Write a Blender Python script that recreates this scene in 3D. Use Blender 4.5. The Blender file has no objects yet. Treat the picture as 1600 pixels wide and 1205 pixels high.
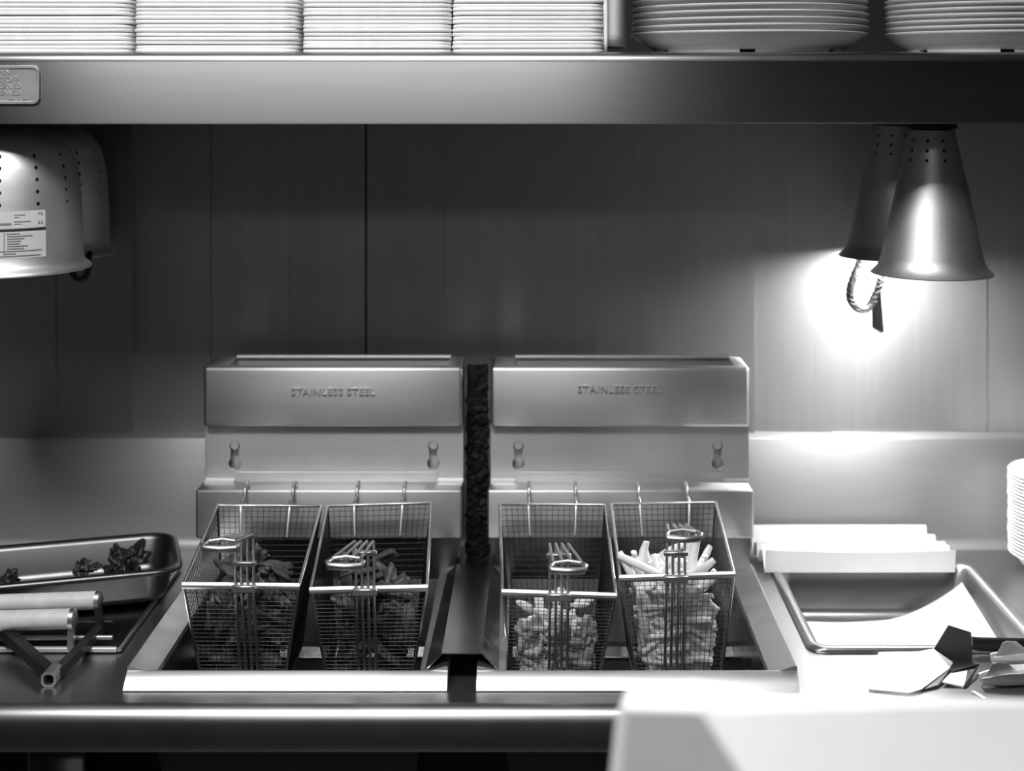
import bpy, bmesh, math, random
from mathutils import Vector, Matrix
random.seed(11)
R = random.Random(5)
sc = bpy.context.scene
COL = sc.collection
PI = math.pi

# ------------------------------------------------------------------ camera
EYE, F, CX, CY = 1.65, 2300.0, 840.0, 130.0
cam_d = bpy.data.cameras.new('camera')
cam_d.sensor_width = 36.0
cam_d.lens = F / 1600 * 36
cam_d.shift_x = -(CX - 800) / 1600
cam_d.shift_y = (CY - 602.5) / 1600
cam_d.clip_start = 0.05
cam_d.dof.use_dof = True
cam_d.dof.focus_distance = 1.93
cam_d.dof.aperture_fstop = 2.8
cam = bpy.data.objects.new('camera', cam_d)
cam.location = (0, 0, EYE)
cam.rotation_euler = (PI / 2, 0, 0)
COL.objects.link(cam)
sc.camera = cam

# ------------------------------------------------------------------ world and light
w = bpy.data.worlds.new('world'); sc.world = w
w.use_nodes = True
w.node_tree.nodes['Background'].inputs[0].default_value = (1, 1, 1, 1)
w.node_tree.nodes['Background'].inputs[1].default_value = 0.004
LIGHTS = [  # ceiling troffers: x, y, size x, size y, watts
    (-0.46, 0.80, 1.22, 0.50, 46.0),
    (-0.50, -1.30, 1.20, 0.60, 9.0),  # added fill behind the camera, gives upright steel something to reflect
]
BULB = 440.0
sc.view_settings.view_transform = 'Standard'
sc.view_settings.look = 'None'
sc.view_settings.gamma = 1
sc.view_settings.use_curve_mapping = False
sc.view_settings.exposure = 0.0


def wx(px, Y): return (px - CX) / F * Y
def wz(py, Y): return EYE - (py - CY) / F * Y
def P(px, py, Y): return Vector((wx(px, Y), Y, wz(py, Y)))

# ------------------------------------------------------------------ materials
def _mat(name):
    m = bpy.data.materials.new(name); m.use_nodes = True
    nt = m.node_tree
    return m, nt, nt.nodes['Principled BSDF']

def g(v): return (v, v, v, 1)

def metal(name, base=0.55, rough=0.32, stretch=(1, 1, 1), rvar=0.08, cvar=0.12, scale=6.0, bump=0.0, smudge=0.0, aniso=0.0, met=1.0):
    """brushed steel: stretched noise drives gloss and a little tone"""
    m, nt, b = _mat(name)
    N, L = nt.nodes, nt.links
    tc = N.new('ShaderNodeTexCoord'); mp = N.new('ShaderNodeMapping')
    mp.inputs['Scale'].default_value = stretch
    no = N.new('ShaderNodeTexNoise'); no.inputs['Scale'].default_value = scale; no.inputs['Detail'].default_value = 5
    L.new(tc.outputs['Object'], mp.inputs[0]); L.new(mp.outputs[0], no.inputs['Vector'])
    sm = N.new('ShaderNodeTexNoise'); sm.inputs['Scale'].default_value = 5.5; sm.inputs['Detail'].default_value = 6
    sm.inputs['Roughness'].default_value = 0.62
    L.new(tc.outputs['Object'], sm.inputs['Vector'])
    mx = N.new('ShaderNodeMath'); mx.operation = 'MULTIPLY_ADD'; mx.inputs[1].default_value = smudge
    L.new(sm.outputs[0], mx.inputs[0]); L.new(no.outputs[0], mx.inputs[2])
    mr = N.new('ShaderNodeMapRange'); mr.inputs['From Min'].default_value = 0.3; mr.inputs['From Max'].default_value = 0.7 + smudge
    mr.inputs['To Min'].default_value = max(0.03, rough - rvar); mr.inputs['To Max'].default_value = rough + rvar
    L.new(mx.outputs[0], mr.inputs['Value']); L.new(mr.outputs[0], b.inputs['Roughness'])
    mc = N.new('ShaderNodeMapRange'); mc.inputs['From Min'].default_value = 0.3; mc.inputs['From Max'].default_value = 0.7 + smudge
    mc.inputs['To Min'].default_value = base * (1 + cvar); mc.inputs['To Max'].default_value = base * (1 - cvar)
    L.new(mx.outputs[0], mc.inputs['Value'])
    cb = N.new('ShaderNodeCombineColor')
    for i in range(3): L.new(mc.outputs[0], cb.inputs[i])
    L.new(cb.outputs[0], b.inputs['Base Color'])
    b.inputs['Metallic'].default_value = met
    if aniso:      # horizontal polishing lines smear reflections up and down
        b.inputs['Anisotropic'].default_value = aniso
        tv = N.new('ShaderNodeCombineXYZ'); tv.inputs[1].default_value = .4; tv.inputs[2].default_value = 1
        L.new(tv.outputs[0], b.inputs['Tangent'])
    if bump:
        bp = N.new('ShaderNodeBump'); bp.inputs['Strength'].default_value = bump; bp.inputs['Distance'].default_value = 0.001
        L.new(no.outputs[0], bp.inputs['Height']); L.new(bp.outputs[0], b.inputs['Normal'])
    return m

def plain(name, v, rough=0.5, var=0.0, scale=30.0, spec=0.5, bump=0.0, metallic=0.0, emit=0.0, sss=0.0):
    m, nt, b = _mat(name)
    N, L = nt.nodes, nt.links
    b.inputs['Base Color'].default_value = g(v)
    b.inputs['Roughness'].default_value = rough
    b.inputs['Specular IOR Level'].default_value = spec
    b.inputs['Metallic'].default_value = metallic
    if sss:
        b.inputs['Subsurface Weight'].default_value = sss
        b.inputs['Subsurface Radius'].default_value = (0.004, 0.004, 0.004)
    if emit:
        b.inputs['Emission Color'].default_value = g(1); b.inputs['Emission Strength'].default_value = emit
    if var or bump:
        tc = N.new('ShaderNodeTexCoord')
        no = N.new('ShaderNodeTexNoise'); no.inputs['Scale'].default_value = scale; no.inputs['Detail'].default_value = 6
        L.new(tc.outputs['Object'], no.inputs['Vector'])
        mc = N.new('ShaderNodeMapRange'); mc.inputs['From Min'].default_value = 0.3; mc.inputs['From Max'].default_value = 0.7
        mc.inputs['To Min'].default_value = v * (1 - var); mc.inputs['To Max'].default_value = min(1, v * (1 + var))
        L.new(no.outputs[0], mc.inputs['Value'])
        cb = N.new('ShaderNodeCombineColor')
        for i in range(3): L.new(mc.outputs[0], cb.inputs[i])
        L.new(cb.outputs[0], b.inputs['Base Color'])
        if bump:
            bp = N.new('ShaderNodeBump'); bp.inputs['Strength'].default_value = bump; bp.inputs['Distance'].default_value = 0.002
            L.new(no.outputs[0], bp.inputs['Height']); L.new(bp.outputs[0], b.inputs['Normal'])
    return m

M = dict(
    wall=metal('brushed_wall_steel', 0.40, 0.46, (14, 1, 0.6), 0.06, 0.14, 7, smudge=0.9, aniso=.6, met=.85),
    shelf=metal('brushed_shelf_steel', 0.33, 0.42, (0.6, 8, 10), 0.05, 0.10, 6, smudge=0.6, aniso=1.0),
    counter=metal('worn_counter_steel', 0.46, 0.30, (2, 2, 2), 0.04, 0.05, 9, smudge=0.6, aniso=.5),
    fryer=metal('satin_fryer_steel', 0.53, 0.44, (1, 4, 10), 0.06, 0.10, 6, smudge=0.7, aniso=.7),
    splash=metal('satin_backsplash_steel', 0.42, 0.50, (1, 4, 10), 0.05, 0.07, 6, smudge=0.5, aniso=.5, met=.85),
    strip=metal('joiner_steel', 0.30, 0.26, (4, 1, 4), 0.06, 0.15, 6, smudge=.5),
    rim=metal('polished_fryer_rim', 0.66, 0.38, (1, 4, 10), 0.05, 0.08, 6),
    pot=metal('smoky_pot_steel', 0.30, 0.25, (3, 3, 3), 0.1, 0.3, 8, smudge=0.8),
    lamp=metal('spun_aluminium', 0.84, 0.50, (6, 6, 1), 0.07, 0.12, 12, smudge=0.8),
    lamp_dark=plain('hole_blackout', 0.03, 0.6),
    black=plain('black_plastic', 0.012, 0.35),
    iron=metal('black_iron', 0.10, 0.35, (1, 1, 1), 0.08, 0.2, 20),
    wire=metal('sooty_basket_wire', 0.05, 0.42, (1, 1, 1), 0.08, 0.25, 40),
    rod=metal('basket_frame_rod', 0.62, 0.40, (1, 1, 1), 0.08, 0.2, 30),
    pan=metal('stamped_pan_steel', 0.52, 0.30, (2, 2, 2), 0.02, 0.04, 9, smudge=0.6),
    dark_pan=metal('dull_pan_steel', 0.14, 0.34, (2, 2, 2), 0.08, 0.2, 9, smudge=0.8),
    tray=metal('greasy_tray_steel', 0.20, 0.2, (2, 2, 2), 0.08, 0.3, 9, smudge=0.8),
    shiny=metal('mirror_utensil_steel', 0.85, 0.40, (2, 2, 2), 0.04, 0.05, 9),
    foam=plain('white_foam', 0.90, 0.55, 0.03, 60, 0.3, sss=0.0),
    china=plain('glazed_white_china', 0.78, 0.16, 0.0),
    paper=plain('white_paper', 0.90, 0.7, 0.02, 20, 0.2),
    fry=plain('potato_fry', 0.93, 0.5, 0.10, 60, 0.4, bump=0.3),
    nugget=plain('pale_batter', 0.72, 0.6, 0.25, 120, 0.4, bump=0.6),
    brown=plain('dark_fried_batter', 0.055, 0.5, 0.55, 90, 0.5, bump=0.8),
    char=plain('charred_scraps', 0.02, 0.5, 0.6, 120, 0.5, bump=0.8),
    oil=plain('dark_frying_oil', 0.008, 0.06),
    grease=plain('burnt_grease', 0.012, 0.6, 0.8, 60, 0.15, bump=.6),
    strap=plain('braided_strap', 0.035, 0.45, 0.8, 260, 0.5, bump=1.0),
    tag=metal('tarnished_tag', 0.30, 0.3, (1, 1, 1), 0.1, 0.4, 30),
    sticker=plain('sticker_paper', 0.62, 0.5, 0.05, 60),
    ink=plain('faded_ink', 0.22, 0.6),
    ink_black=plain('black_ink', 0.02, 0.6),
    plaque=metal('cast_plaque', 0.62, 0.5, (1, 1, 1), 0.08, 0.15, 30),
    room=plain('painted_room_wall', 0.10, 0.7, 0.1, 3),
    dark_wall=plain('near_black_wall', 0.015, 0.7, 0.2, 4),  # one even near-black tone for the whole back wall
    ceiling=plain('ceiling_tile_paint', 0.25, 0.8, 0.05, 3),
    floor=plain('quarry_floor', 0.06, 0.5, 0.2, 5),
    white_top=plain('white_roller', 0.62, 0.45, 0.12, 40),
    pass_top=plain('grey_laminate', 0.12, 0.45),
    diffuser=plain('housing_white', 0.7, 0.5),
)

def bulb_mat(k=1.0):
    m, nt, b = _mat('lit_bulb_glass')
    b.inputs['Base Color'].default_value = g(0.9)
    b.inputs['Emission Color'].default_value = g(1)
    b.inputs['Emission Strength'].default_value = BULB * k
    return m
M['bulb'] = bulb_mat(); M['bulb_low'] = bulb_mat(.13)

# ------------------------------------------------------------------ mesh helpers
class MB:
    def __init__(s): s.v = []; s.f = []
    def add(s, vs, fs):
        o = len(s.v); s.v += [Vector(q) for q in vs]; s.f += [[i + o for i in q] for q in fs]
        return s
    def box(s, x0, x1, y0, y1, z0, z1):
        vs = [(x, y, z) for z in (z0, z1) for y in (y0, y1) for x in (x0, x1)]
        return s.add(vs, [(0, 2, 3, 1), (4, 5, 7, 6), (0, 1, 5, 4), (2, 6, 7, 3), (0, 4, 6, 2), (1, 3, 7, 5)])
    def bm(s, bm):
        bm.verts.ensure_lookup_table(); bm.verts.index_update()
        return s.add([q.co.copy() for q in bm.verts], [[q.index for q in f.verts] for f in bm.faces])
    def rbox(s, x0, x1, y0, y1, z0, z1, bev=0.003, seg=2):
        b = bmesh.new(); t = MB().box(x0, x1, y0, y1, z0, z1)
        vs = [b.verts.new(q) for q in t.v]
        for f in t.f: b.faces.new([vs[i] for i in f])
        bmesh.ops.bevel(b, geom=b.edges[:], offset=bev, segments=seg, profile=0.5, affect='EDGES')
        s.bm(b); b.free(); return s
    def tube(s, pts, r, n=6, closed=False, rot=0.0, flat=1.0):
        pts = [Vector(q) for q in pts]; k = len(pts)
        def tan(i):
            if closed: a, b = pts[(i - 1) % k], pts[(i + 1) % k]
            else: a, b = pts[max(i - 1, 0)], pts[min(i + 1, k - 1)]
            d = b - a
            return d.normalized() if d.length > 1e-9 else Vector((0, 0, 1))
        t0 = tan(0)
        up = Vector((0, 0, 1)) if abs(t0.z) < 0.9 else Vector((0, 1, 0))
        u = (up - t0 * up.dot(t0)).normalized()
        base = len(s.v)
        for i in range(k):
            t = tan(i); u = (u - t * u.dot(t))
            u = u.normalized() if u.length > 1e-6 else t.orthogonal().normalized()
            vv = t.cross(u)
            ri = r[i] if isinstance(r, (list, tuple)) else r
            for j in range(n):
                a = 2 * PI * j / n + rot
                s.v.append(pts[i] + u * (math.cos(a) * ri) + vv * (math.sin(a) * ri * flat))
        m = k if closed else k - 1
        for i in range(m):
            for j in range(n):
                a = base + i * n + j; b = base + i * n + (j + 1) % n
                c = base + ((i + 1) % k) * n + (j + 1) % n; d = base + ((i + 1) % k) * n + j
                s.f.append([a, b, c, d])
        if not closed:
            s.f.append([base + j for j in range(n)][::-1]); s.f.append([base + (k - 1) * n + j for j in range(n)])
        return s
    def lathe(s, prof, c=(0, 0, 0), n=48, closed=False):
        c = Vector(c); base = len(s.v); k = len(prof)
        for (r, z) in prof:
            for j in range(n):
                a = 2 * PI * j / n
                s.v.append(c + Vector((r * math.cos(a), r * math.sin(a), z)))
        for i in range(k if closed else k - 1):
            for j in range(n):
                s.f.append([base + i * n + j, base + i * n + (j + 1) % n, base + ((i + 1) % k) * n + (j + 1) % n, base + ((i + 1) % k) * n + j])
        return s
    def loft(s, loops, cap0=True, cap1=True, ring=False):
        base = len(s.v); n = len(loops[0]); k = len(loops)
        for lp in loops: s.v += [Vector(q) for q in lp]
        for i in range(k if ring else k - 1):
            for j in range(n):
                i2 = (i + 1) % k
                s.f.append([base + i * n + j, base + i * n + (j + 1) % n, base + i2 * n + (j + 1) % n, base + i2 * n + j])
        if cap0 and not ring: s.f.append([base + j for j in range(n)][::-1])
        if cap1 and not ring: s.f.append([base + (k - 1) * n + j for j in range(n)])
        return s
    def prism_x(s, yz, x0, x1):
        """closed yz outline run along x"""
        return s.loft([[(x0, y, z) for y, z in yz], [(x1, y, z) for y, z in yz]])
    def plate(s, pts, th):
        pts = [Vector(q) for q in pts]
        nrm = Vector((0, 0, 0))
        for i in range(len(pts)):
            a, b = pts[i], pts[(i + 1) % len(pts)]
            nrm += (a - pts[0]).cross(b - pts[0])
        nrm = nrm.normalized() * th / 2
        return s.loft([[q - nrm for q in pts], [q + nrm for q in pts]])
    def grid(s, fn, nu, nv, th=0.0):
        base = len(s.v)
        for j in range(nv + 1):
            for i in range(nu + 1): s.v.append(Vector(fn(i / nu, j / nv)))
        W = nu + 1
        for j in range(nv):
            for i in range(nu): s.f.append([base + j * W + i, base + j * W + i + 1, base + (j + 1) * W + i + 1, base + (j + 1) * W + i])
        return s
    def xf(s, m): s.v = [m @ q for q in s.v]; return s

ORG = {}
def make(name, mb, mat, parent=None, smooth=40, solid=0.0):
    me = bpy.data.meshes.new(name)
    if parent is not None: o0 = ORG[parent.name]
    else:
        xs = [q.x for q in mb.v]; ys = [q.y for q in mb.v]; zs = [q.z for q in mb.v]
        o0 = Vector(((min(xs) + max(xs)) / 2, (min(ys) + max(ys)) / 2, min(zs)))
    me.from_pydata([tuple(q - o0) for q in mb.v], [], mb.f)
    b = bmesh.new(); b.from_mesh(me)
    if solid: bmesh.ops.solidify(b, geom=b.faces[:], thickness=solid)
    bmesh.ops.recalc_face_normals(b, faces=b.faces[:])
    b.to_mesh(me); b.free()
    if smooth:
        for p in me.polygons: p.use_smooth = True
        me.set_sharp_from_angle(angle=math.radians(smooth))
    me.materials.append(mat if not isinstance(mat, str) else M[mat])
    o = bpy.data.objects.new(name, me); COL.objects.link(o)
    if parent is not None: o.parent = parent
    else: o.location = o0
    ORG[o.name] = o0
    return o

def thing(name, loc, label, cat, group=None):
    o = bpy.data.objects.new(name, None); COL.objects.link(o)
    o.empty_display_size = 0.05
    o.location = loc; ORG[o.name] = Vector(loc)
    return tag(o, label, cat, group)

def tag(o, label, cat, group=None):
    o['label'] = label; o['category'] = cat
    if group: o['group'] = group
    return o

def struct(o, label=None, cat=None):
    o['kind'] = 'structure'
    if label: o['label'] = label; o['category'] = cat
    return o

def stuff(o): o['kind'] = 'stuff'; return o

def dup(src, loc, rot=None, scale=None, label=None, group=None):
    o = src.copy(); COL.objects.link(o); o.location = loc
    if rot is not None:
        if isinstance(rot, Matrix): o.rotation_euler = rot.to_euler()
        else: o.rotation_euler = rot
    if scale is not None: o.scale = scale if hasattr(scale, '__len__') else (scale,) * 3
    if label: o['label'] = label
    if group: o['group'] = group
    ORG[o.name] = Vector(loc)
    return o

def rr(wd, dp, rad, z, n=5, c=(0, 0)):
    """rounded rectangle loop"""
    out = []
    for (sx, sy, a0) in ((1, 1, 0), (-1, 1, 90), (-1, -1, 180), (1, -1, 270)):
        for i in range(n + 1):
            a = math.radians(a0 + 90 * i / n)
            out.append(Vector((c[0] + sx * (wd / 2 - rad) + rad * math.cos(a), c[1] + sy * (dp / 2 - rad) + rad * math.sin(a), z)))
    return out

def curve_mesh(loops, ext, bev=0.0):
    """flat filled outline with holes, given thickness; returns MB in the xy plane"""
    cu = bpy.data.curves.new('outline', 'CURVE'); cu.dimensions = '2D'; cu.fill_mode = 'BOTH'
    cu.extrude = ext; cu.bevel_depth = bev; cu.bevel_resolution = 2
    for lp in loops:
        sp = cu.splines.new('POLY'); sp.points.add(len(lp) - 1)
        for i, q in enumerate(lp): sp.points[i].co = (q[0], q[1], 0, 1)
        sp.use_cyclic_u = True
    return _conv(cu)

def _conv(cu):
    t = bpy.data.objects.new('tmp', cu); COL.objects.link(t)
    dg = bpy.context.evaluated_depsgraph_get(); dg.update()
    me = bpy.data.meshes.new_from_object(t.evaluated_get(dg))
    mb = MB().add([q.co.copy() for q in me.vertices], [list(p.vertices) for p in me.polygons])
    bpy.data.objects.remove(t); bpy.data.curves.remove(cu); bpy.data.meshes.remove(me)
    return mb

def text_mesh(s, size, ext, align='CENTER', space=1.0, bev=0.0):
    cu = bpy.data.curves.new('lettering', 'FONT'); cu.body = s; cu.size = size; cu.extrude = ext
    cu.align_x = align; cu.align_y = 'CENTER'; cu.space_character = space; cu.resolution_u = 3
    cu.bevel_depth = bev
    return _conv(cu)

def facing(loc):   # xy plane -> xz plane facing the camera
    return Matrix.Translation(Vector(loc)) @ Matrix.Rotation(PI / 2, 4, 'X')

ORD = ['first', 'second', 'third', 'fourth', 'fifth', 'sixth', 'seventh', 'eighth', 'ninth', 'tenth', 'eleventh', 'twelfth',
       'thirteenth', 'fourteenth', 'fifteenth', 'sixteenth', 'seventeenth', 'eighteenth', 'nineteenth', 'twentieth',
       'twenty-first', 'twenty-second', 'twenty-third', 'twenty-fourth', 'twenty-fifth', 'twenty-sixth', 'twenty-seventh', 'twenty-eighth']

# ================================================================== ROOM
struct(make('floor', MB().box(-2.6, 2.6, -2.6, 2.5, -0.05, 0), 'floor'))
struct(make('ceiling', MB().box(-2.6, 2.6, -2.6, 2.5, 2.75, 2.8), 'ceiling'))
struct(make('wall_left', MB().box(-2.6, -2.5, -2.5, 2.4, 0, 2.75), 'room'))
struct(make('wall_right', MB().box(2.5, 2.6, -2.5, 2.4, 0, 2.75), 'room'))
struct(make('wall_front', MB().box(-2.5, 2.5, -2.6, -2.5, 0, 2.75), 'room'))
WALLY = 2.37
wall = make('wall_back', MB().box(-2.5, 2.5, 2.385, 2.5, 0, 2.75), 'dark_wall'); struct(wall)
# overlapping steel strips that clad the wall above the splash
tilts = [.5, .8, .3, 1.0, .45, .2, .15, .5, .35, .6, .25, .7, .5, .25, .22, .3, .5]
for k in range(-4, 12):
    xa, xb = wx(207 + 121.5 * k, WALLY), wx(207 + 121.5 * (k + 1), WALLY)
    if k == 2: xb -= 0.0022
    if k == 3: xa += 0.0012
    t = 0.0095 * tilts[k + 4]
    nseg = 10
    prof = []
    for i in range(nseg + 1):
        u = i / nseg
        prof.append((xa + (xb - xa) * u, 2.3775 - t * u ** 1.8 - 0.0008 * math.sin(PI * u)))
    prof += [(xb, 2.384), (xa, 2.384)]
    zb, zt = wz(683, 2.36) - 0.01, EYE + 0.03
    struct(make('wall_panel', MB().loft([[(x, y, zb) for x, y in prof], [(x, y, zt) for x, y in prof]]), 'wall', wall, smooth=20))

# ceiling light over the line, plus the added fill behind the camera
for i, (lx, ly, sx, sy, pw) in enumerate(LIGHTS):
    t = thing('ceiling_light', (lx, ly, 2.66), ['long ceiling light fixture over the cooking line', 'added fill light fixture behind the camera, over the aisle'][i], 'ceiling light')
    make('housing', MB().box(lx - sx / 2 - .03, lx + sx / 2 + .03, ly - sy / 2 - .03, ly + sy / 2 + .03, 2.69, 2.75), 'diffuser', t)
    fr = MB()
    for a in (-1, 1):
        fr.box(lx - sx / 2 - .03, lx + sx / 2 + .03, ly + a * (sy / 2 + .015) - .015, ly + a * (sy / 2 + .015) + .015, 2.665, 2.69)
        fr.box(lx + a * (sx / 2 + .015) - .015, lx + a * (sx / 2 + .015) + .015, ly - sy / 2, ly + sy / 2, 2.665, 2.69)
    make('frame', fr, 'diffuser', t)
    ld = bpy.data.lights.new('troffer_light', 'AREA'); ld.shape = 'RECTANGLE'; ld.size = sx; ld.size_y = sy; ld.energy = pw
    lo = bpy.data.objects.new('troffer_light', ld); COL.objects.link(lo); lo.location = (0, 0, 0.022); lo.parent = t

# ================================================================== COUNTER
CZ = EYE - 0.74
ct = thing('counter', (0, 2.0, 0), 'long stainless steel counter with rounded front edge under the fryers', 'counter')
FRY = [(-0.504, -0.1105), (-0.0745, 0.319)]
FY0, FY1 = 1.79, 2.19
PAN = (0.366, 0.652, 1.922, 2.238)
holes = [(a + .012, b - .012, FY0 + .02, FY1) for a, b in FRY] + [PAN]
xs = sorted({-2.0, 2.0} | {h[0] for h in holes} | {h[1] for h in holes})
ys = sorted({1.758, 2.349} | {h[2] for h in holes} | {h[3] for h in holes})
top = MB()
for i in range(len(xs) - 1):
    for j in range(len(ys) - 1):
        mx, my = (xs[i] + xs[i + 1]) / 2, (ys[j] + ys[j + 1]) / 2
        if any(h[0] < mx < h[1] and h[2] < my < h[3] for h in holes): continue
        top.add([(xs[i], ys[j], CZ), (xs[i + 1], ys[j], CZ), (xs[i + 1], ys[j + 1], CZ), (xs[i], ys[j + 1], CZ)], [(0, 1, 2, 3)])
b = bmesh.new()
make('worktop', top, 'counter', ct, smooth=0)
rN = 0.019; prof = [(1.758, CZ)]
for i in range(9):
    a = PI / 2 + (PI / 2) * i / 8
    prof.append((1.758 + rN * math.cos(a), CZ - rN + rN * math.sin(a)))
zb = wz(1177, 1.739)
prof += [(1.739, zb + .004), (1.742, zb), (1.765, zb), (1.765, zb + .003), (1.745, zb + .005), (1.7455, CZ - .02), (1.758, CZ - .003)]
make('front_edge', MB().prism_x(prof, -2, 2), 'counter', ct, smooth=50)
bs = wz(684, 2.35)
prof = [(2.349 - .016, CZ)]
for i in range(7):
    a = PI * 1.5 + (PI / 2) * i / 6
    prof.append((2.333 + .016 * math.cos(a), CZ + .016 + .016 * math.sin(a)))
prof += [(2.349, bs - .003), (2.352, bs), (2.383, bs + .004), (2.383, CZ - .002), (2.36, CZ - .002)]
make('backsplash', MB().prism_x(prof, -2, 2), 'splash', ct, smooth=50)
for (pa, pb) in ((40, 135), (2500, 2595)):
    make('leg', MB().rbox(wx(pa, 1.80), wx(pb, 1.80), 1.80, 1.875, 0.0, CZ - .012, .006, 2), 'shelf', ct)
make('undershelf', MB().box(-1.9, 1.9, 1.85, 2.34, 0.25, 0.28), 'pot', ct)
make('rear_panel', MB().box(-1.95, 1.95, 2.33, 2.345, 0.05, CZ - .3), 'black', ct)

# ================================================================== OVERHEAD SHELF
SY = 1.90
ST = wz(82, SY); SB = wz(194, SY)
sh = thing('overhead_shelf', (0, 2.13, SB), 'wide stainless steel shelf over the fryers carrying plates and foam trays', 'shelf')
r1 = 0.011; prof = [(2.384, ST), (SY + r1, ST)]
for i in range(1, 9):
    a = PI / 2 + PI / 2 * i / 8
    prof.append((SY + r1 + r1 * math.cos(a), ST - r1 + r1 * math.sin(a)))
prof += [(SY, SB + .003), (SY + .002, SB), (SY + .020, SB), (SY + .020, SB + .002), (SY + .003, SB + .0045), (SY + .003, ST - r1), (SY + .012, ST - .004), (2.384, ST - .004)]
make('shelf_deck', MB().prism_x(prof, -1.9, 1.9), 'shelf', sh, smooth=50)
nz = []
for i in range(9):
    a = PI / 2 + PI / 2 * i / 8
    nz.append((SY + r1 + (r1 + .0007) * math.cos(a), ST - r1 + (r1 + .0007) * math.sin(a)))
nz += [(SY + .001, ST - r1 - .0005), (SY + .003, ST - r1 + .001), (SY + r1 * .6, ST - r1 * .6), (SY + r1, ST - .002)]
make('nosing', MB().prism_x(nz, -1.9, 1.9), 'counter', sh, smooth=50)
make('lamp_track', MB().box(-1.9, 1.9, 2.02, 2.08, SB + .02, ST - .005), 'iron', sh)
make('lamp_track', MB().box(-1.9, 1.9, 2.22, 2.28, SB + .02, ST - .005), 'iron', sh)

# warning plaque
pq = thing('warning_plaque', (wx(-45, SY), SY - .002, wz(162, SY)), 'cast metal warning plate with raised lettering on the shelf edge', 'plate')
x0, x1, z0, z1 = wx(-150, SY), wx(62, SY), wz(162, SY), wz(103, SY)
c = ((x0 + x1) / 2, (z0 + z1) / 2)
lp = [(q.x, q.y) for q in rr(x1 - x0, z1 - z0, .008, 0, 5, c)]
li = [(q.x, q.y) for q in rr(x1 - x0 - .006, z1 - z0 - .006, .006, 0, 5, c)]
make('plate', curve_mesh([lp], .0006).xf(facing((0, SY - .0012, 0))), 'plaque', pq)
make('raised_border', curve_mesh([lp, li], .0006, .0004).xf(facing((0, SY - .0024, 0))), 'plaque', pq)
for s, ex, yy, hh in (('CAUTION', 17, 110.5, .0135), ('SHUT UNIT OFF', 30, 125, .0095), ('BEFORE IT IS TURNED', 34, 135.5, .0085), ('OR CLEANED', 33, 145.5, .0085), ('FOR SAFETY', 48, 156.5, .005)):
    mb = text_mesh(s, hh, .0005, 'RIGHT')
    make('lettering', mb.xf(facing((wx(ex, SY), SY - .0022, wz(yy, SY)))), 'plaque', pq, smooth=0)

# ---- foam trays, upside down, nested in stacks
def tray_mb(wd, dp, hgt=.028, tp=.044):
    L = []
    for (ins, z) in ((.0012, 0), (0, .0012), (0, .0040), (.0010, .0049), (.010, .0050), (tp, hgt)):
        L.append(rr(wd - 2 * ins, dp - 2 * ins, max(.020 - ins * .2, .008), z, 5))
    for (ins, z) in ((tp + .0015, hgt - .002), (.0125, .0020), (.003, .0016)):
        L.append(rr(wd - 2 * ins, dp - 2 * ins, max(.020 - ins * .2, .008), z, 5))
    m = MB(); n = len(L[0])
    m.loft(L, False, False, ring=True)
    m.f.append([5 * n + j for j in range(n)]); m.f.append([6 * n + j for j in range(n)])
    return m

TY = 1.925
stacks = [(-62, 199, 'leftmost foam stack, at the frame edge', 14), (206, 462, 'second foam stack from the left', 14),
          (470, 704, 'third foam stack from the left', 14), (706, 944, 'foam stack nearest the plates', 14)]
for si, (a, b_, where, n) in enumerate(stacks):
    xa, xb = wx(a, TY), wx(b_, TY)
    src = None
    for k in range(n):
        if src is None:
            mb = tray_mb(xb - xa, .21).xf(Matrix.Translation(((xa + xb) / 2, TY + .105, ST)))
            o = src = make('foam_tray', mb, 'foam', smooth=60)
        else:
            o = dup(src, ((xa + xb) / 2 + R.uniform(-.0011, .0011), TY + .105 + R.uniform(-.0015, .0015), ST + k * .00545))
        o.rotation_euler = (R.uniform(-.004, .004), R.uniform(-.002, .002), R.uniform(-.004, .004))
        tag(o, 'white foam tray, %s from the bottom of the %s' % (ORD[k], where), 'tray', 'foam trays stacked upside down on the shelf')
# the tray standing on its side at the end of the row
mb = tray_mb(.17, .19, .031, .0090).xf(Matrix.Rotation(PI / 2, 4, 'Y'))
mn = min(q.z for q in mb.v); mb.xf(Matrix.Translation((wx(944.5, TY), TY + .105, ST - mn)))
tag(make('foam_tray', mb, 'foam', smooth=60), 'white foam tray standing on its side between foam stack and plates', 'tray')

# ---- plates
def plate_mb(Rr, z0=0.0):
    h = .030
    pr = [(.0, .0055), (.76 * Rr, .0055), (.80 * Rr, .0065), (.90 * Rr, .016), (.985 * Rr, h - .0035), (Rr, h - .002), (Rr + .0003, h - .0006), (Rr - .001, h + .0004),
          (.90 * Rr, .0205), (.79 * Rr, .011), (.74 * Rr, .0095), (.0, .0095)]
    return MB().lathe(pr, (0, 0, z0), 72)
def foot_mb(Rr):
    m = MB(); n = 72
    for s in range(6):
        a0 = s * 60 + 8; a1 = (s + 1) * 60 - 1
        ring = []
        for i in range(13):
            a = math.radians(a0 + (a1 - a0) * i / 12 - 90 - 12)
            cc, ss = math.cos(a), math.sin(a)
            ring.append([Vector((r * cc, r * ss, z)) for r, z in ((.745 * Rr, .0058), (.755 * Rr, 0), (.785 * Rr, 0), (.80 * Rr, .0066))])
        m.loft(ring)
    return m
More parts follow.
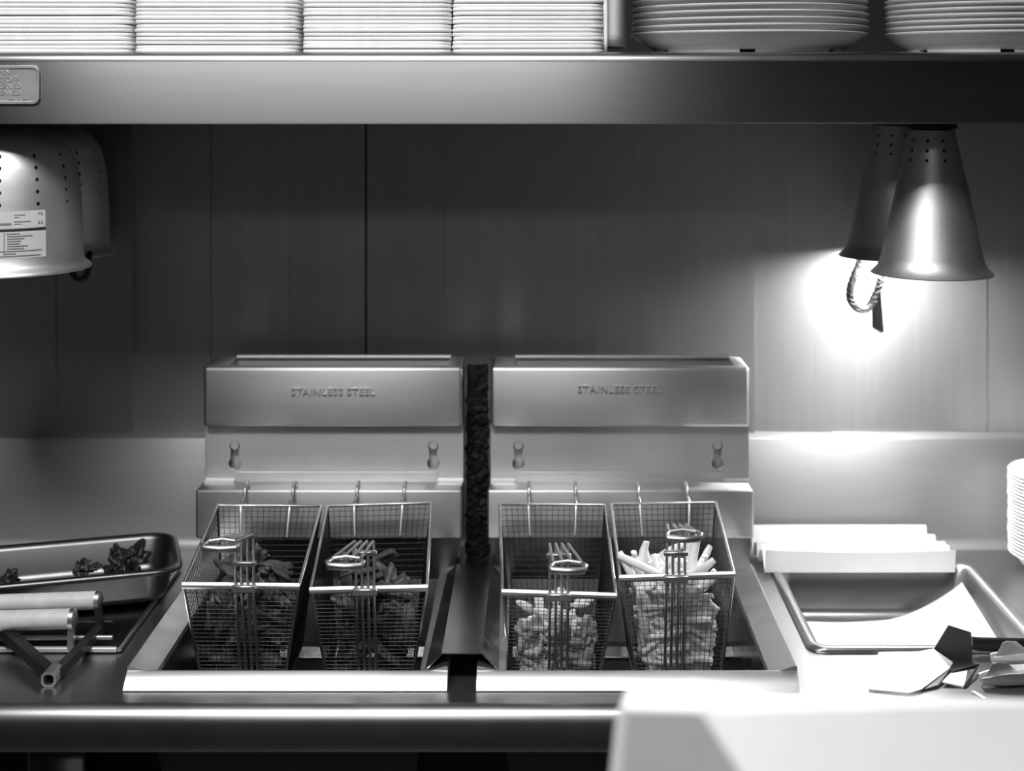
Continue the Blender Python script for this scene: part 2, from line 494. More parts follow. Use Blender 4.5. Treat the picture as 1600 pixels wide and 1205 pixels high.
for (pc, Rr, Yc, n, dz, where, lab) in ((1169, .1665, 2.085, 7, .0089, 'plates in the larger stack', 'larger stack beside the foam trays'),
                                   (1553, .150, 2.07, 9, .0076, 'plates in the smaller stack', 'smaller stack at the right')):
    src = None; X = wx(pc, Yc)
    for k in range(n):
        lb = 'white china plate, %s from the bottom of the %s' % (ORD[k], lab)
        loc = Vector((X + R.uniform(-.0012, .0012), Yc + R.uniform(-.001, .001), ST + k * dz))
        if src is None:
            t = thing('dinner_plate', loc, lb, 'plate', where)
            src = make('plate_body', plate_mb(Rr).xf(Matrix.Translation(loc)), 'china', t, smooth=50)
            make('foot_ring', foot_mb(Rr).xf(Matrix.Translation(loc)), 'china', t)
        else:
            o = bpy.data.objects.new('dinner_plate', src.data); COL.objects.link(o); o.location = loc
            o.rotation_euler = (R.uniform(-.003, .003), R.uniform(-.003, .003), R.uniform(0, 6))
            tag(o, lb, 'plate', where)

# ================================================================== HEAT LAMPS
def shell_holes(prof, n, hole_rows, hole_cols, hr, yaw):
    """lathe whose cells at (row, col) carry a round opening"""
    def rad(z):
        for (ra, za), (rb, zb_) in zip(prof, prof[1:]):
            if min(za, zb_) <= z <= max(za, zb_):
                return ra + (rb - ra) * ((z - za) / (zb_ - za) if zb_ != za else 0)
        return prof[-1][0]
    m = MB(); hz = hr * 1.35
    zz = [p[1] for p in prof]
    levels = [(p[0], p[1]) for p in prof]
    keep = [q for q in levels if not any(abs(q[1] - h) < hz * 1.2 for h in hole_rows)]
    for h in hole_rows: keep += [(rad(h - hz), h - hz), (rad(h + hz), h + hz)]
    # keep the flare order: sort by height but flare points share low heights
    keep.sort(key=lambda q: q[1])
    def pt(r, z, a): return Vector((r * math.sin(a), -r * math.cos(a), z))
    for (ra, za), (rb, zb_) in zip(keep, keep[1:]):
        isrow = any(abs(za - (h - hz)) < 1e-6 for h in hole_rows)
        for j in range(n):
            a0 = 2 * PI * (j - .5) / n + yaw; a1 = 2 * PI * (j + .5) / n + yaw
            if isrow and j % (n // hole_cols) == 0:
                am, zm, rm = (a0 + a1) / 2, (za + zb_) / 2, (ra + rb) / 2
                outer = [pt(ra, za, a0), pt(ra, za, am), pt(ra, za, a1), pt(rm, zm, a1), pt(rb, zb_, a1), pt(rb, zb_, am), pt(rb, zb_, a0), pt(rm, zm, a0)]
                inner = []
                for i in range(8):
                    t = math.radians(225 + 45 * i)
                    da, dz = math.cos(t) * hr / rm, math.sin(t) * hr
                    inner.append(pt(rm + (rb - ra) * dz / (zb_ - za), zm + dz, am + da))
                deep = [q * 1 for q in inner]
                deep = [Vector((q.x * (1 - .0015 / rm), q.y * (1 - .0015 / rm), q.z)) for q in inner]
                m.loft([outer, inner, deep], False, False)
            else:
                m.add([pt(ra, za, a0), pt(ra, za, a1), pt(rb, zb_, a1), pt(rb, zb_, a0)], [(0, 1, 2, 3)])
    return m

def weld(o):
    bm_ = bmesh.new(); bm_.from_mesh(o.data); bmesh.ops.remove_doubles(bm_, verts=bm_.verts[:], dist=.00002)
    bmesh.ops.recalc_face_normals(bm_, faces=bm_.faces[:]); bm_.to_mesh(o.data); bm_.free()

def lamp(kind, loc, label, group, lit, k=1.0, yaw=0.0):
    loc = Vector(loc); T = Matrix.Translation(loc) @ Matrix.Diagonal((k, k, 1, 1))
    t = thing('heat_lamp', loc, label, 'heat lamp', group)
    if kind == 'dome':
        prof = [(.1265, 0), (.1268, .002), (.124, .0055), (.1185, .009), (.1155, .014), (.1145, .03), (.1135, .07), (.1115, .10), (.109, .125), (.105, .145), (.098, .163), (.087, .178), (.071, .189), (.05, .196), (.03, .199)]
        rows, cols, hr, n = [.0945, .1105, .1265, .1425, .1580], 13, .0030, 91
    else:
        prof = [(.0835, 0), (.0838, .0015), (.081, .0035), (.0755, .009), (.0715, .016), (.0690, .024), (.0500, .115), (.0305, .2), (.02, .203)]
        rows, cols, hr, n = [.1585, .172, .1855], 10, .0024, 50
    o = make('lamp_shade', shell_holes(prof, n, rows, cols, hr, yaw).xf(T), 'lamp', t, smooth=50); weld(o)
    for p in o.data.polygons: p.use_smooth = True
    o.data.set_sharp_from_angle(angle=math.radians(45))
    inn = [(max(r - .0035, .004), z + (.0008 if z < .003 else 0)) for r, z in prof[2:]]
    make('hole_blackout_liner', MB().lathe(inn, (0, 0, 0), 40).xf(T), 'lamp_dark', t)  # dark inner shell added to block bulb glow, so the vent holes look dark
    top = prof[-1][1]
    make('cap', MB().lathe([(0, top + .012), (.024, top + .012), (.034, top + .004), (.034, top - .001), (0, top - .001)], (0, 0, 0), 24).xf(T), 'black', t)
    zt = SB + .02 - loc.z
    make('stem', MB().rbox(-.03, .03, -.012, .012, top + .010, zt, .003, 1).xf(T), 'black', t)
    hb = .030 if kind == 'cone' else .05
    bp_ = [(0, .001), (.012, .003), (.022, .009), (.027, .018), (.027, .028), (.022, .042), (.014, .06), (.014, .085), (0, .086)]
    make('bulb', MB().lathe(bp_, (0, 0, .002), 24).xf(T), lit or 'china', t)
    return t

LYF, LYR = 2.05, 2.25
DP, DY, DK = 4, 2.03, .93     # front dome: place and girth
rimz = wz(427, LYF)
cone_f = lamp('cone', (wx(1456, LYF), LYF, rimz), 'bright aluminium cone heat lamp in front, hanging over the paper-lined pan', 'heat lamps', 'bulb_low', 1.0, math.radians(-24.7))
cone_r = lamp('cone', (wx(1397, LYR), LYR, rimz), 'dark-looking cone heat lamp behind the bright one, near the wall', 'heat lamps', 'bulb', 1.0, math.radians(-20))
dome_f = lamp('dome', (wx(DP, DY), DY, wz(419, DY)), 'dented aluminium dome heat lamp with rating stickers at the frame edge', 'heat lamps', None, DK, math.radians(-10))
dome_r = lamp('dome', (wx(68, 2.255), 2.255, wz(397, 2.255)), 'dome heat lamp without stickers, behind the one at the frame edge', 'heat lamps', None, .85, math.radians(-3))

# rating stickers curved round the front dome
def sticker(name, pa, pb, ya, yb, mat, off, par, pts=10):
    cx = DP
    c = Vector((wx(DP, DY), DY, 0))
    a0, a1 = [math.asin(max(-1, min(1, (p - cx) * DY / F / (.1165 * DK)))) + math.radians(20.2) for p in (pa, pb)]
    z0, z1 = wz(yb, DY - .10), wz(ya, DY - .10)
    def rz(z):
        h = z - wz(419, DY)
        return off + DK * (.1145 if h < .03 else .1145 - (h - .03) / .04 * .001 if h < .07 else .1135 - (h - .07) / .03 * .002)
    return make(name, MB().grid(lambda u, v: (c.x + rz(z0 + (z1 - z0) * v) * math.sin(a0 + (a1 - a0) * u), c.y - rz(z0 + (z1 - z0) * v) * math.cos(a0 + (a1 - a0) * u), z0 + (z1 - z0) * v), pts, 6), mat, par, smooth=60)
s1 = sticker('rating_sticker', -60, 66, 331, 358, 'sticker', .0006, dome_f)
s2 = sticker('rating_sticker', -60, 66, 363, 405, 'sticker', .0006, dome_f)
sticker('black_band', -60, 66, 359, 362.5, 'ink_black', .0007, dome_f)
for (a, b_, y, hgt, par) in ((20, 36, 337, 1.2, s1), (20, 28, 340.5, 1.0, s1), (20, 44, 347.5, 1.2, s1), (0, 16, 350.5, 3.0, s1), (20, 30, 351, 1, s1),
                           (55, 57, 336, 4, s1), (59, 61, 336, 4, s1), (55, 57, 350, 4, s1), (59, 61, 350, 4, s1), (-20, -4, 340, 5, s1)):
    sticker('print', a, b_, y - hgt / 2, y + hgt / 2, 'ink', .0012, par, 3)
for i, (a, b_) in enumerate(((9, 28), (10, 46), (10, 34), (10, 30), (10, 28), (10, 40), (10, 34), (0, 60), (4, 22), (0, 58))):
    y = 366 + i * 3.9
    sticker('print', a, b_, y - .8, y + .8, 'ink', .0012, s2, 4)
sticker('print', 5, 6.4, 364, 396, 'ink', .0012, s2, 2)

# strap loop and tag hanging under the rear cone lamp
YS = 2.255
pts = [P(1346, 400, YS), P(1342, 415, YS), P(1335, 430, YS - .004), P(1329, 447, YS - .006), P(1328, 465, YS - .008), P(1333, 477, YS - .008), P(1343, 484, YS - .006), P(1354, 484, YS - .002), P(1362, 475, YS), P(1370, 458, YS), P(1375, 440, YS), P(1378, 425, YS), P(1380, 405, YS)]
sp = []
for i in range(len(pts) - 1):
    for q in range(4): sp.append(pts[i].lerp(pts[i + 1], q / 4))
sp.append(pts[-1])
for _ in range(3):
    sp = [sp[0]] + [(sp[i - 1] + sp[i] * 2 + sp[i + 1]) / 4 for i in range(1, len(sp) - 1)] + [sp[-1]]
st = thing('strap_loop', P(1343, 484, YS), 'frayed braided strap loop with hanging tag below the rear cone lamp', 'strap')
rr_ = [.0066 if i < len(sp) * .72 else .0062 - .003 * (i - len(sp) * .72) / (len(sp) * .28) for i in range(len(sp))]
make('strap', MB().tube(sp, rr_, 8, flat=.9), 'strap', st, smooth=60)
br = MB()
for s in (0, 1):
    pp = []
    for i in range(len(sp) * 3 - 2):
        q = sp[i // 3].lerp(sp[min(i // 3 + 1, len(sp) - 1)], (i % 3) / 3)
        a = i * .55 + s * PI
        pp.append(q + Vector((math.cos(a) * .0055, math.sin(a) * .0042 - .001, math.sin(a) * .003)))
    br.tube(pp, .0020, 5)
make('braid', br, 'strap', st, smooth=60)
tg = MB()
tg.plate([P(1374, 446, YS - .004), P(1376, 452, YS - .006), P(1381, 520, YS - .012), P(1377, 524, YS - .012), P(1363, 512, YS - .002), P(1362, 478, YS - .002)], .0012)
make('tag', tg, 'tag', st, smooth=0)
make('tag_clip', MB().tube([P(1371, 432, YS - .003), P(1377, 436, YS - .006), P(1381, 430, YS - .004), P(1376, 446, YS - .005)], .002, 6), 'rod', st)

# cord loop under the rear dome
lp = [P(125 + 13 * math.cos(a), 418 + 19 * math.sin(a), 2.16) for a in [math.radians(-20 + 220 * i / 12) for i in range(13)]]
lp = [P(140, 396, 2.18)] + lp + [P(110, 396, 2.18)]
tag(make('lamp_cord', MB().tube(lp, .0048, 8), 'black', smooth=60), 'black cord loop drooping below the rear dome lamp', 'cord')

# ================================================================== FRYERS
def fryer(i, label):
    x0, x1 = FRY[i]
    sp0, sp1 = x0 + .004, x1 - .0015
    RZ = EYE - .7165
    t = thing('deep_fryer', ((x0 + x1) / 2, 2.0, CZ), label, 'fryer', 'countertop deep fryers')
    # flue box with an open slot on top
    FYF = 2.20
    zt, zb_ = wz(574, FYF), wz(668, FYF)
    bm_ = bmesh.new()
    cu = MB().box(sp0, sp1, FYF, 2.29, zb_, zt)
    vs = [bm_.verts.new(q) for q in cu.v]
    for f in cu.f: bm_.faces.new([vs[k] for k in f])
    bmesh.ops.bevel(bm_, geom=bm_.edges[:], offset=.0055, segments=3, profile=.5, affect='EDGES')
    bm_.faces.ensure_lookup_table()
    tf = max(bm_.faces, key=lambda f: (f.normal.z > .99) * f.calc_area())
    bmesh.ops.inset_region(bm_, faces=[tf], thickness=.012)
    for v in tf.verts: v.co.x += (.022 if v.co.x < (sp0 + sp1) / 2 else -.008)
    r = bmesh.ops.extrude_face_region(bm_, geom=[tf])
    bmesh.ops.translate(bm_, verts=[q for q in r['geom'] if isinstance(q, bmesh.types.BMVert)], vec=(0, 0, -.07))
    bmesh.ops.delete(bm_, geom=[tf], context='FACES_ONLY')
    mb = MB().bm(bm_); bm_.free()
    fb = make('flue_box', mb, 'fryer', t, smooth=35)
    # rolled back lip of the flue slot
    make('flue_lip', MB().tube([(sp0 + .036, 2.276, zt + .001), (sp1 - .022, 2.276, zt + .001)], .0042, 10), 'fryer', fb, smooth=60)
    cx = wx((520, 968)[i], FYF)
    mb = text_mesh('STAINLESS STEEL', .0146, .0024, 'CENTER', 1.16, 0)
    make('raised_lettering', mb.xf(facing((cx, FYF - .0006, wz((612, 608)[i], FYF)))), 'fryer', fb, smooth=30)
    # splash sheet with two keyholes
    YP = 2.217
    za, zc = zb_ + .004, wz(753, YP)
    loops = [[(sp0, zc), (sp1, zc), (sp1, za), (sp0, za)]]
    for kx in ((367, 677), (810, 1121))[i]:
        X = wx(kx, YP); zu, zl = wz(697, YP), wz(724, YP)
        ru, rl = .0080, .0096
        k = []
        for j in range(9):
            a = math.radians(-40 + 260 * j / 8); k.append((X + ru * math.cos(a), zu + ru * math.sin(a)))
        for j in range(9):
            a = math.radians(130 + 280 * j / 8); k.append((X + rl * math.cos(a), zl + rl * math.sin(a)))
        loops.append(k)
    spl = make('splash_sheet', curve_mesh(loops, .0012, .0004).xf(facing((0, YP, 0))), 'fryer', t, smooth=30)
    make('backing_sheet', MB().box(sp0 + .002, sp1 - .002, YP + .011, YP + .013, zc, za), 'fryer', t)
    for kx in ((367, 677), (810, 1121))[i]:
        make('stud', MB().lathe([(0, 0), (.0062, 0), (.007, .0012), (.007, .006), (0, .006)], (0, 0, 0), 16).xf(Matrix.Translation((wx(kx, YP), YP - .001, wz(696, YP))) @ Matrix.Rotation(-PI / 2, 4, 'X')), 'fryer', t)
    # hanger lip and ledge
    la, lb = ((365, 682), (806, 1130))[i]
    zl = wz(752, 2.205)
    make('hanger_lip', MB().prism_x([(2.2150, zl + .012), (2.2122, zl + .011), (2.2138, zl - .003), (2.2150, zl - .0065), (2.2165, zl - .006), (2.218, zl)], wx(la, 2.2), wx(lb, 2.2)), 'fryer', t, smooth=50)
    make('splash_fold', MB().prism_x([(2.218, zl + .003), (2.208, zl), (2.207, zl - .003), (2.218, zl - .003)], sp0, wx(la - 1, 2.2)), 'rim', t)
    make('splash_fold', MB().prism_x([(2.218, zl + .003), (2.208, zl), (2.207, zl - .003), (2.218, zl - .003)], wx(lb + 1, 2.2), sp1), 'rim', t)
    zr = wz(766, 2.168); zrb = wz(842, 2.168)
    make('basket_rail', MB().rbox(sp0 - .004, sp1 + .001, 2.168, 2.2235, zrb, zr, .0036, 3), 'fryer', t)
    make('lower_splash', MB().box(sp0 + .003, sp1 - .003, 2.180, 2.20, RZ - .02, zrb), 'pot', t)
    # rims
    yb = FY1
    fr = [(FY0 + .0185, RZ - .005), (FY0 + .017, RZ - .0056), (FY0 - .001, RZ - .0215), (FY0 - .0014, RZ - .0225), (FY0 + .012, RZ - .0232), (FY0 + .021, RZ - .018), (FY0 + .021, RZ - .006)]
    make('front_rim', MB().prism_x(fr, x0, x1), 'rim', t, smooth=30)
    for s in (-1, 1):
        X = x0 if s < 0 else x1
        prof = [(X, RZ - .0005), (X - s * .002, RZ + .0008), (X - s * .034, RZ - .009), (X - s * .036, RZ - .014), (X - s * .03, RZ - .016), (X, RZ - .0225)]
        make('side_rim', MB().loft([[(x, FY0 + .018, z) for x, z in prof], [(x, yb, z) for x, z in prof]]), 'rim' if 1 else 'fryer', t, smooth=25)
    # pot: inner walls, floor
    ix0, ix1, iy0, iy1 = x0 + .035, x1 - .035, FY0 + .02, 2.182
    zd = RZ - .26
    pot = MB()
    lo = [[(ix0, iy0, RZ - .012), (ix1, iy0, RZ - .012), (ix1, iy1, RZ - .012), (ix0, iy1, RZ - .012)],
          [(ix0, iy0 + .002, RZ - .1), (ix1, iy0 + .002, RZ - .1), (ix1, iy1 - .03, RZ - .1), (ix0, iy1 - .03, RZ - .1)],
          [(ix0 + .02, iy0 + .04, zd), (ix1 - .02, iy0 + .04, zd), (ix1 - .02, iy1 - .07, zd), (ix0 + .02, iy1 - .07, zd)]]
    pot.loft(lo, False, True)
    make('fry_pot', pot, 'pot', t, smooth=0)
    make('basket_rest', MB().rbox(ix0, ix1, 2.11, 2.148, RZ - .112, RZ - .106, .001, 1), 'pot', t)
    make('frying_oil', MB().box(ix0 + .006, ix1 - .006, iy0 + .012, iy1 - .04, RZ - .20, RZ - .15), 'oil', t)
    return t
fryer(0, 'stainless deep fryer on the left holding two baskets of dark fried pieces')
fryer(1, 'stainless deep fryer on the right holding the baskets of pale food')

# bridge strip over the gap
JZ = wz(1021, 1.815)
jp = [(-.118 - .022, JZ - .0215), (-.1185, JZ), (-.0685, JZ), (-.0685 + .022, JZ - .0215), (-.0685 + .0205, JZ - .0225), (-.0690, JZ - .0013), (-.1180, JZ - .0013), (-.118 - .0205, JZ - .0225)]
tag(make('joiner_strip', MB().loft([[(x, 1.815, z) for x, z in jp], [(x, 2.165, z - .004) for x, z in jp]]), 'strip', smooth=0), 'bent steel joiner strip capping the gap between the two fryers', 'strip')
# burnt grease in the gap
rg = random.Random(3)
nu, nv = 7, 90
hts = [[rg.random() for _ in range(nu + 1)] for _ in range(nv + 1)]
def crust(u, v):
    i, j = round(u * nu), round(v * nv)
    h = hts[j][i] * .6 + hts[max(j - 1, 0)][i] * .4
    d = .010 * h * (1 - .7 * max(0, (v - .45) / .55))
    return (-.1085 + .0325 * u + .002 * (h - .5), 2.255 - d, CZ + .002 + (wz(572, 2.25) - CZ) * v + .003 * (rg.random() - .5))
tag(make('grease_crust', MB().grid(crust, nu, nv), 'grease', smooth=0, solid=-.006), 'flaky burnt grease crust filling the gap between the fryers', 'grease')

# ================================================================== FRY BASKETS
def quad(A, B_, C, D, u, v):
    return (A * (1 - u) + B_ * u) * (1 - v) + (D * (1 - u) + C * u) * v

BASK = {}
def basket(idx, bl, br_, fl, fr_, ml, mr, hooks, rodc, zb, end, label):
    YB, YF, YM = 2.135, 1.915, 1.945
    TBL, TBR, TFL, TFR = P(*bl, YB), P(*br_, YB), P(*fl, YF), P(*fr_, YF)
    ML, MR = P(*ml, YM), P(*mr, YM)
    k = 1.28
    BFL, BFR = TFL + (ML - TFL) * k, TFR + (MR - TFR) * k
    cxb = (TBL.x + TBR.x) / 2; hw = (BFR.x - BFL.x) / 2
    BBL = Vector((cxb - hw - .002, 2.085, BFL.z + .008)); BBR = Vector((cxb + hw + .002, 2.085, BFR.z + .008))
    t = thing('fry_basket', ((BFL + BFR + BBL + BBR) / 4), label, 'basket', 'wire baskets in the fryers')
    rw = .00038
    def mesh(name, A, B_, C, D, nu, nv):
        m = MB()
        for i in range(1, nu):
            m.tube([quad(A, B_, C, D, i / nu, 0), quad(A, B_, C, D, i / nu, .5), quad(A, B_, C, D, i / nu, 1)], rw, 4)
        for j in range(1, nv):
            m.tube([quad(A, B_, C, D, 0, j / nv), quad(A, B_, C, D, .5, j / nv), quad(A, B_, C, D, 1, j / nv)], rw, 4)
        stuff(make(name, m, 'wire', t, smooth=0))
    mesh('front_mesh', TFL, TFR, BFR, BFL, 19, 27)
    mesh('back_mesh', TBL, TBR, BBR, BBL, 18, 25)
    mesh('side_mesh', TFL, TBL, BBL, BFL, 26, 26)
    mesh('side_mesh', TFR, TBR, BBR, BFR, 26, 26)
    mesh('bottom_mesh', BFL, BFR, BBR, BBL, 17, 24)
    make('top_rim', MB().tube([TBL, (TBL + TBR) / 2, TBR, TFR.lerp(TBR, .5), TFR, (TFL + TFR) / 2, TFL, TFL.lerp(TBL, .5)], .0024, 8, closed=True), 'rod', t, smooth=60)
    fx = (TFR - TFL).normalized()
    make('front_band', MB().loft([[q + Vector((0, dy, dz)) for dy, dz in ((-.0036, -.002), (-.003, .0008), (-.0005, .0036), (.0015, .0036), (.0015, -.0045), (-.003, -.0045))] for q in (TFL - fx * .001, TFR + fx * .001)]), 'rod', t, smooth=0)
    for A, B_ in ((TFL, BFL), (TFR, BFR)):
        make('corner_rod', MB().tube([A, (A + B_) / 2, B_], .0021, 6), 'rod', t, smooth=60)
    for A, B_ in ((TBL, BBL), (TBR, BBR)):
        make('corner_rod', MB().tube([A, (A + B_) / 2, B_], .0016, 6), 'wire', t, smooth=60)
    make('bottom_rim', MB().tube([BFL, BFR, BBR, BBL], .0018, 6, closed=True), 'wire', t)
    # hooks over the ledge
    zr = wz(766, 2.168)
    for hx in hooks:
        X = wx(hx, 2.16)
        s_ = (X - TBL.x) / (TBR.x - TBL.x)
        a = TBL.lerp(TBR, s_); b2 = BBL.lerp(BBR, s_)
        w_ = a.lerp(b2, .22)
        pts = [(X, 2.192, zr - .004 + .008), (X, 2.186, zr + .0075), (X, 2.172, zr + .0058), (X, 2.1625, zr + .002), (X, 2.1605, zr - .008), (a.x, a.y + .004, a.z + .004), (a.x, a.y - .003, a.z - .006), tuple(w_ + Vector((0, -.0035, 0)))]
        make('hook', MB().tube(pts, .0023, 7), 'rod', t, smooth=60)
    # handle: four rods up the front wall, then forward
    Yr = YF - .0055
    Xc = wx(rodc, Yr); zbend = wz(zb, Yr)
    E = P(end[0], end[1], end[2])
    s_ = (Xc - TFL.x) / (TFR.x - TFL.x)
    ft, fb_ = TFL.lerp(TFR, s_), BFL.lerp(BFR, s_)
    tips = []
    for q in range(4):
        o1 = (q - 1.5) * .0078; o2 = (q - 1.5) * .0115
        low = ft.lerp(fb_, .90)
        pts = [Vector((Xc + o1, low.y - .005, low.z)), Vector((Xc + o1, ft.y - .0055, ft.z)), Vector((Xc + o1, Yr, zbend - .012)), Vector((Xc + o1, Yr - .003, zbend - .004)), Vector((Xc + o1 * 1.02, Yr - .011, zbend))]
        e = Vector((E.x + o2, E.y, E.z)); pts += [pts[-1].lerp(e, .5), e]
        tips.append(e)
        make('handle_rod', MB().tube(pts, .00195, 7), 'rod', t, smooth=60)
    fw = Vector((0, -1, .10)).normalized()
    L_, R_ = tips[0], tips[3]
    mid = (L_ + R_) / 2
    gp = [L_ + Vector((.001, 0, 0)), L_ + fw * .010 + Vector((-.004, 0, -.002)), mid + fw * .013 + Vector((-.019, 0, -.006)), mid + fw * .016 + Vector((0, 0, -.006)), mid + fw * .013 + Vector((.019, 0, -.006)), R_ + fw * .010 + Vector((.004, 0, -.002)), R_ + Vector((-.001, 0, 0))]
    make('handle_grip', MB().tube(gp, [.0022, .0034, .0042, .0044, .0042, .0034, .0022], 8), 'rod', t, smooth=60)
    make('handle_grip', MB().tube([L_, mid + Vector((0, .002, .002)), R_], .0026, 7), 'rod', t, smooth=60)
    def clip(z_, y_, hh):
        make('handle_clip', MB().rbox(Xc - .0162, Xc + .0162, y_ - .0045, y_ + .002, z_ - hh, z_ + hh, .0012, 1), 'rod', t)
    clip(ft.z - .002, ft.y - .006, .0048)
    low = ft.lerp(fb_, .82); clip(low.z, low.y - .006, .0036)
    clip(zbend - (.040 if idx in (0, 3) else .018), Yr - .001, .003)
    BASK[idx] = (TBL, TBR, TFL, TFR, BBL, BBR, BFL, BFR)
    return t

basket(0, (340, 790), (502, 791), (286, 914), (467, 916), (312, 1046), (447.5, 1046), (382, 457), 382, 832, (347, 846, 1.79),
       'wire fry basket farthest left, holding dark fried pieces')
basket(1, (512, 791), (674, 786), (485, 922), (667, 918), (508.5, 1045), (647, 1045), (557, 631), 570, 842, (541, 873, 1.76),
       'wire fry basket of dark fried strips beside the joiner strip')
basket(2, (781, 788), (945.5, 789), (785, 925), (962.5, 931), (796, 1044), (938.6, 1044), (826, 899), 873, 846, (887, 880, 1.77),
       'wire fry basket half full of pale battered bites')
basket(3, (955, 788), (1118, 785), (968.5, 903), (1147.7, 897), (992, 1045), (1127.7, 1045), (998, 1074), 1056, 816, (1067, 831, 1.80),
       'wire fry basket heaped with pale cut fries')

def inside(idx, u, v, w_):
    TBL, TBR, TFL, TFR, BBL, BBR, BFL, BFR = BASK[idx]
    lo = quad(BFL, BFR, BBR, BBL, u, v); hi = quad(TFL, TFR, TBR, TBL, u, v)
    return lo.lerp(hi, w_)

def align(d, roll):
    q = Vector(d).to_track_quat('Z', 'Y')
    return q.to_matrix().to_4x4() @ Matrix.Rotation(roll, 4, 'Z')

rf = random.Random(21)
def fit(idx, c, u, v, w_, d, hl, rad):
    """keep a piece of half length hl along d within the basket walls"""
    d = d.normalized(); ez = abs(d.z) * hl + rad; ex = abs(d.x) * hl + rad; ey = abs(d.y) * hl + rad
    top = inside(idx, u, v, 1).z; bot = inside(idx, u, v, 0).z
    c.z = max(c.z, bot + ez + .002)
    wl = max(0.0, min(1.0, (c.z - ez - bot) / (top - bot)))
    x0, x1 = inside(idx, 0, v, wl).x + ex + .003, inside(idx, 1, v, wl).x - ex - .003
    c.x = min(max(c.x, x0), x1) if x0 < x1 else (x0 + x1) / 2
    c.y = max(c.y, inside(idx, u, 0, wl).y + ey + .003)
    c.y = min(c.y, inside(idx, u, 1, wl).y - ey - .003)
    return c

# ---- cut fries
def fry_mesh(L, bend, i):
    m = MB(); lp = []
    n = 6
    for k in range(n + 1):
        t_ = k / n; z = (t_ - .5) * L
        x = bend * (1 - (2 * t_ - 1) ** 2)
        s = .0047 * (1 - .25 * (abs(2 * t_ - 1) ** 4)) * rf.uniform(.94, 1.06)
        c = s * .45
        lp.append([Vector((x + a, b2, z)) for a, b2 in ((s, c), (c, s), (-c, s), (-s, c), (-s, -c), (-c, -s), (c, -s), (s, -c))])
    return m.loft(lp)
FG = 'cut fries in the heaped basket'
protos = []
def put(protos_, mk, mat, name, loc, rot, label, cat, group, vi, scale=1.0):
    if vi not in protos_:
        o = make(name, mk(vi), mat, smooth=50)
        o.data.transform(Matrix.Translation((0, 0, -max(q.co.z for q in o.data.vertices) / 2)))
        protos_[vi] = o
        o.location = loc; o.rotation_euler = rot.to_euler(); o.scale = (scale,) * 3
        tag(o, label, cat, group)
    else:
        o = dup(protos_[vi], loc, rot, scale)
        o['label'] = label
    return o
FL = [(.050, .002), (.058, .004), (.064, .001), (.072, .005), (.044, .001), (.068, .003)]
fp = {}
def mkfry(i):
    m = fry_mesh(*FL[i], i); return m
FLAB = 'pale cut potato fry in the heaped pile in the wire basket'
for n_ in range(200):
    layer = n_ < 150
    v = rf.uniform(.03, .13) if layer else rf.uniform(.15, .8)
    w_ = rf.uniform(.14, .94) if layer else rf.uniform(.62, .94 - .1 * v)
    u = rf.uniform(.15, .85)
    if layer and u > .72 and w_ > .75: w_ -= .2
    ang = rf.gauss(0, .75)
    if abs(u - .5) > .25: ang *= .35
    d = Vector((math.sin(ang), (-.18 * (1 if math.cos(ang) > 0 else -1) + rf.uniform(-.06, .06)) if layer else rf.uniform(-.5, .5), math.cos(ang))).normalized()
    i = rf.randrange(6)
    hl = FL[i][0] / 2 + .004
    c_ = fit(3, inside(3, u, v, w_ - .10), u, v, w_, d, hl, .004)
    put(fp, mkfry, 'fry', 'potato_fry', c_, align(d, rf.uniform(0, 6)), FLAB, 'fry', FG, i)
for (px, py, Yq, dx, dz, i, lb) in ((1004, 886, 1.95, -1.0, .45, 2, 'long pale fry leaning against the left rim of the heaped basket'),
                             (984, 893, 1.955, -.5, .9, 0, 'short pale fry poking up at the left corner of the heaped basket'),
                             (1003, 884, 1.99, .12, 1, 1, 'pale fry standing upright behind the long leaning one'),
                             (1033, 894, 1.96, .6, .7, 4, 'stubby pale fry at the rim just left of the basket handle'),
                             (1083, 878, 1.97, .16, 1, 5, 'tallest pale fry, standing upright right of the basket handle'),
                             (1094, 894, 1.95, .7, .6, 4, 'short pale fry leaning right beside the tallest one')):
    o = put(fp, mkfry, 'fry', 'potato_fry', P(px, py, Yq), align((dx, .1, dz), .4), lb, 'fry', FG, i, 1.12)

# ---- lumpy fried things
def lump(L, Wd, rough, seed, sub=2):
    b2 = bmesh.new(); bmesh.ops.create_icosphere(b2, subdivisions=sub, radius=1)
    q = random.Random(seed)
    ph = [(Vector((q.uniform(-1, 1), q.uniform(-1, 1), q.uniform(-1, 1))) * q.uniform(2, 6), q.uniform(0, 6)) for _ in range(7)]
    for v in b2.verts:
        s = 1 + rough * sum(math.sin(a.dot(v.co) + p_) for a, p_ in ph) / 3.0
        v.co = Vector((v.co.x * Wd * s, v.co.y * Wd * .8 * s, v.co.z * L * s))
    m = MB().bm(b2); b2.free(); return m
np_ = {}
for n_ in range(120):
    u = rf.uniform(.10, .90); v = rf.uniform(.0, .12) if n_ < 80 else rf.uniform(.2, .6)
    topw = .66 - .10 * abs(u - .45)
    w_ = rf.uniform(.1, topw)
    if .60 < u < .72 and w_ > .45: w_ -= .2
    d = Vector((rf.gauss(0, 1), rf.gauss(0, .4), rf.gauss(0, 1)))
    put(np_, lambda i: lump(.0115 + .0015 * i, .0068, .16, 40 + i), 'nugget', 'battered_bite', fit(2, inside(2, u, v, w_), u, v, w_, d, .017, .006), align(d, rf.uniform(0, 6)),
        'pale battered bite in the half-full basket', 'fried bite', 'pale bites in the half-full basket', rf.randrange(5), rf.uniform(.8, 1.15))
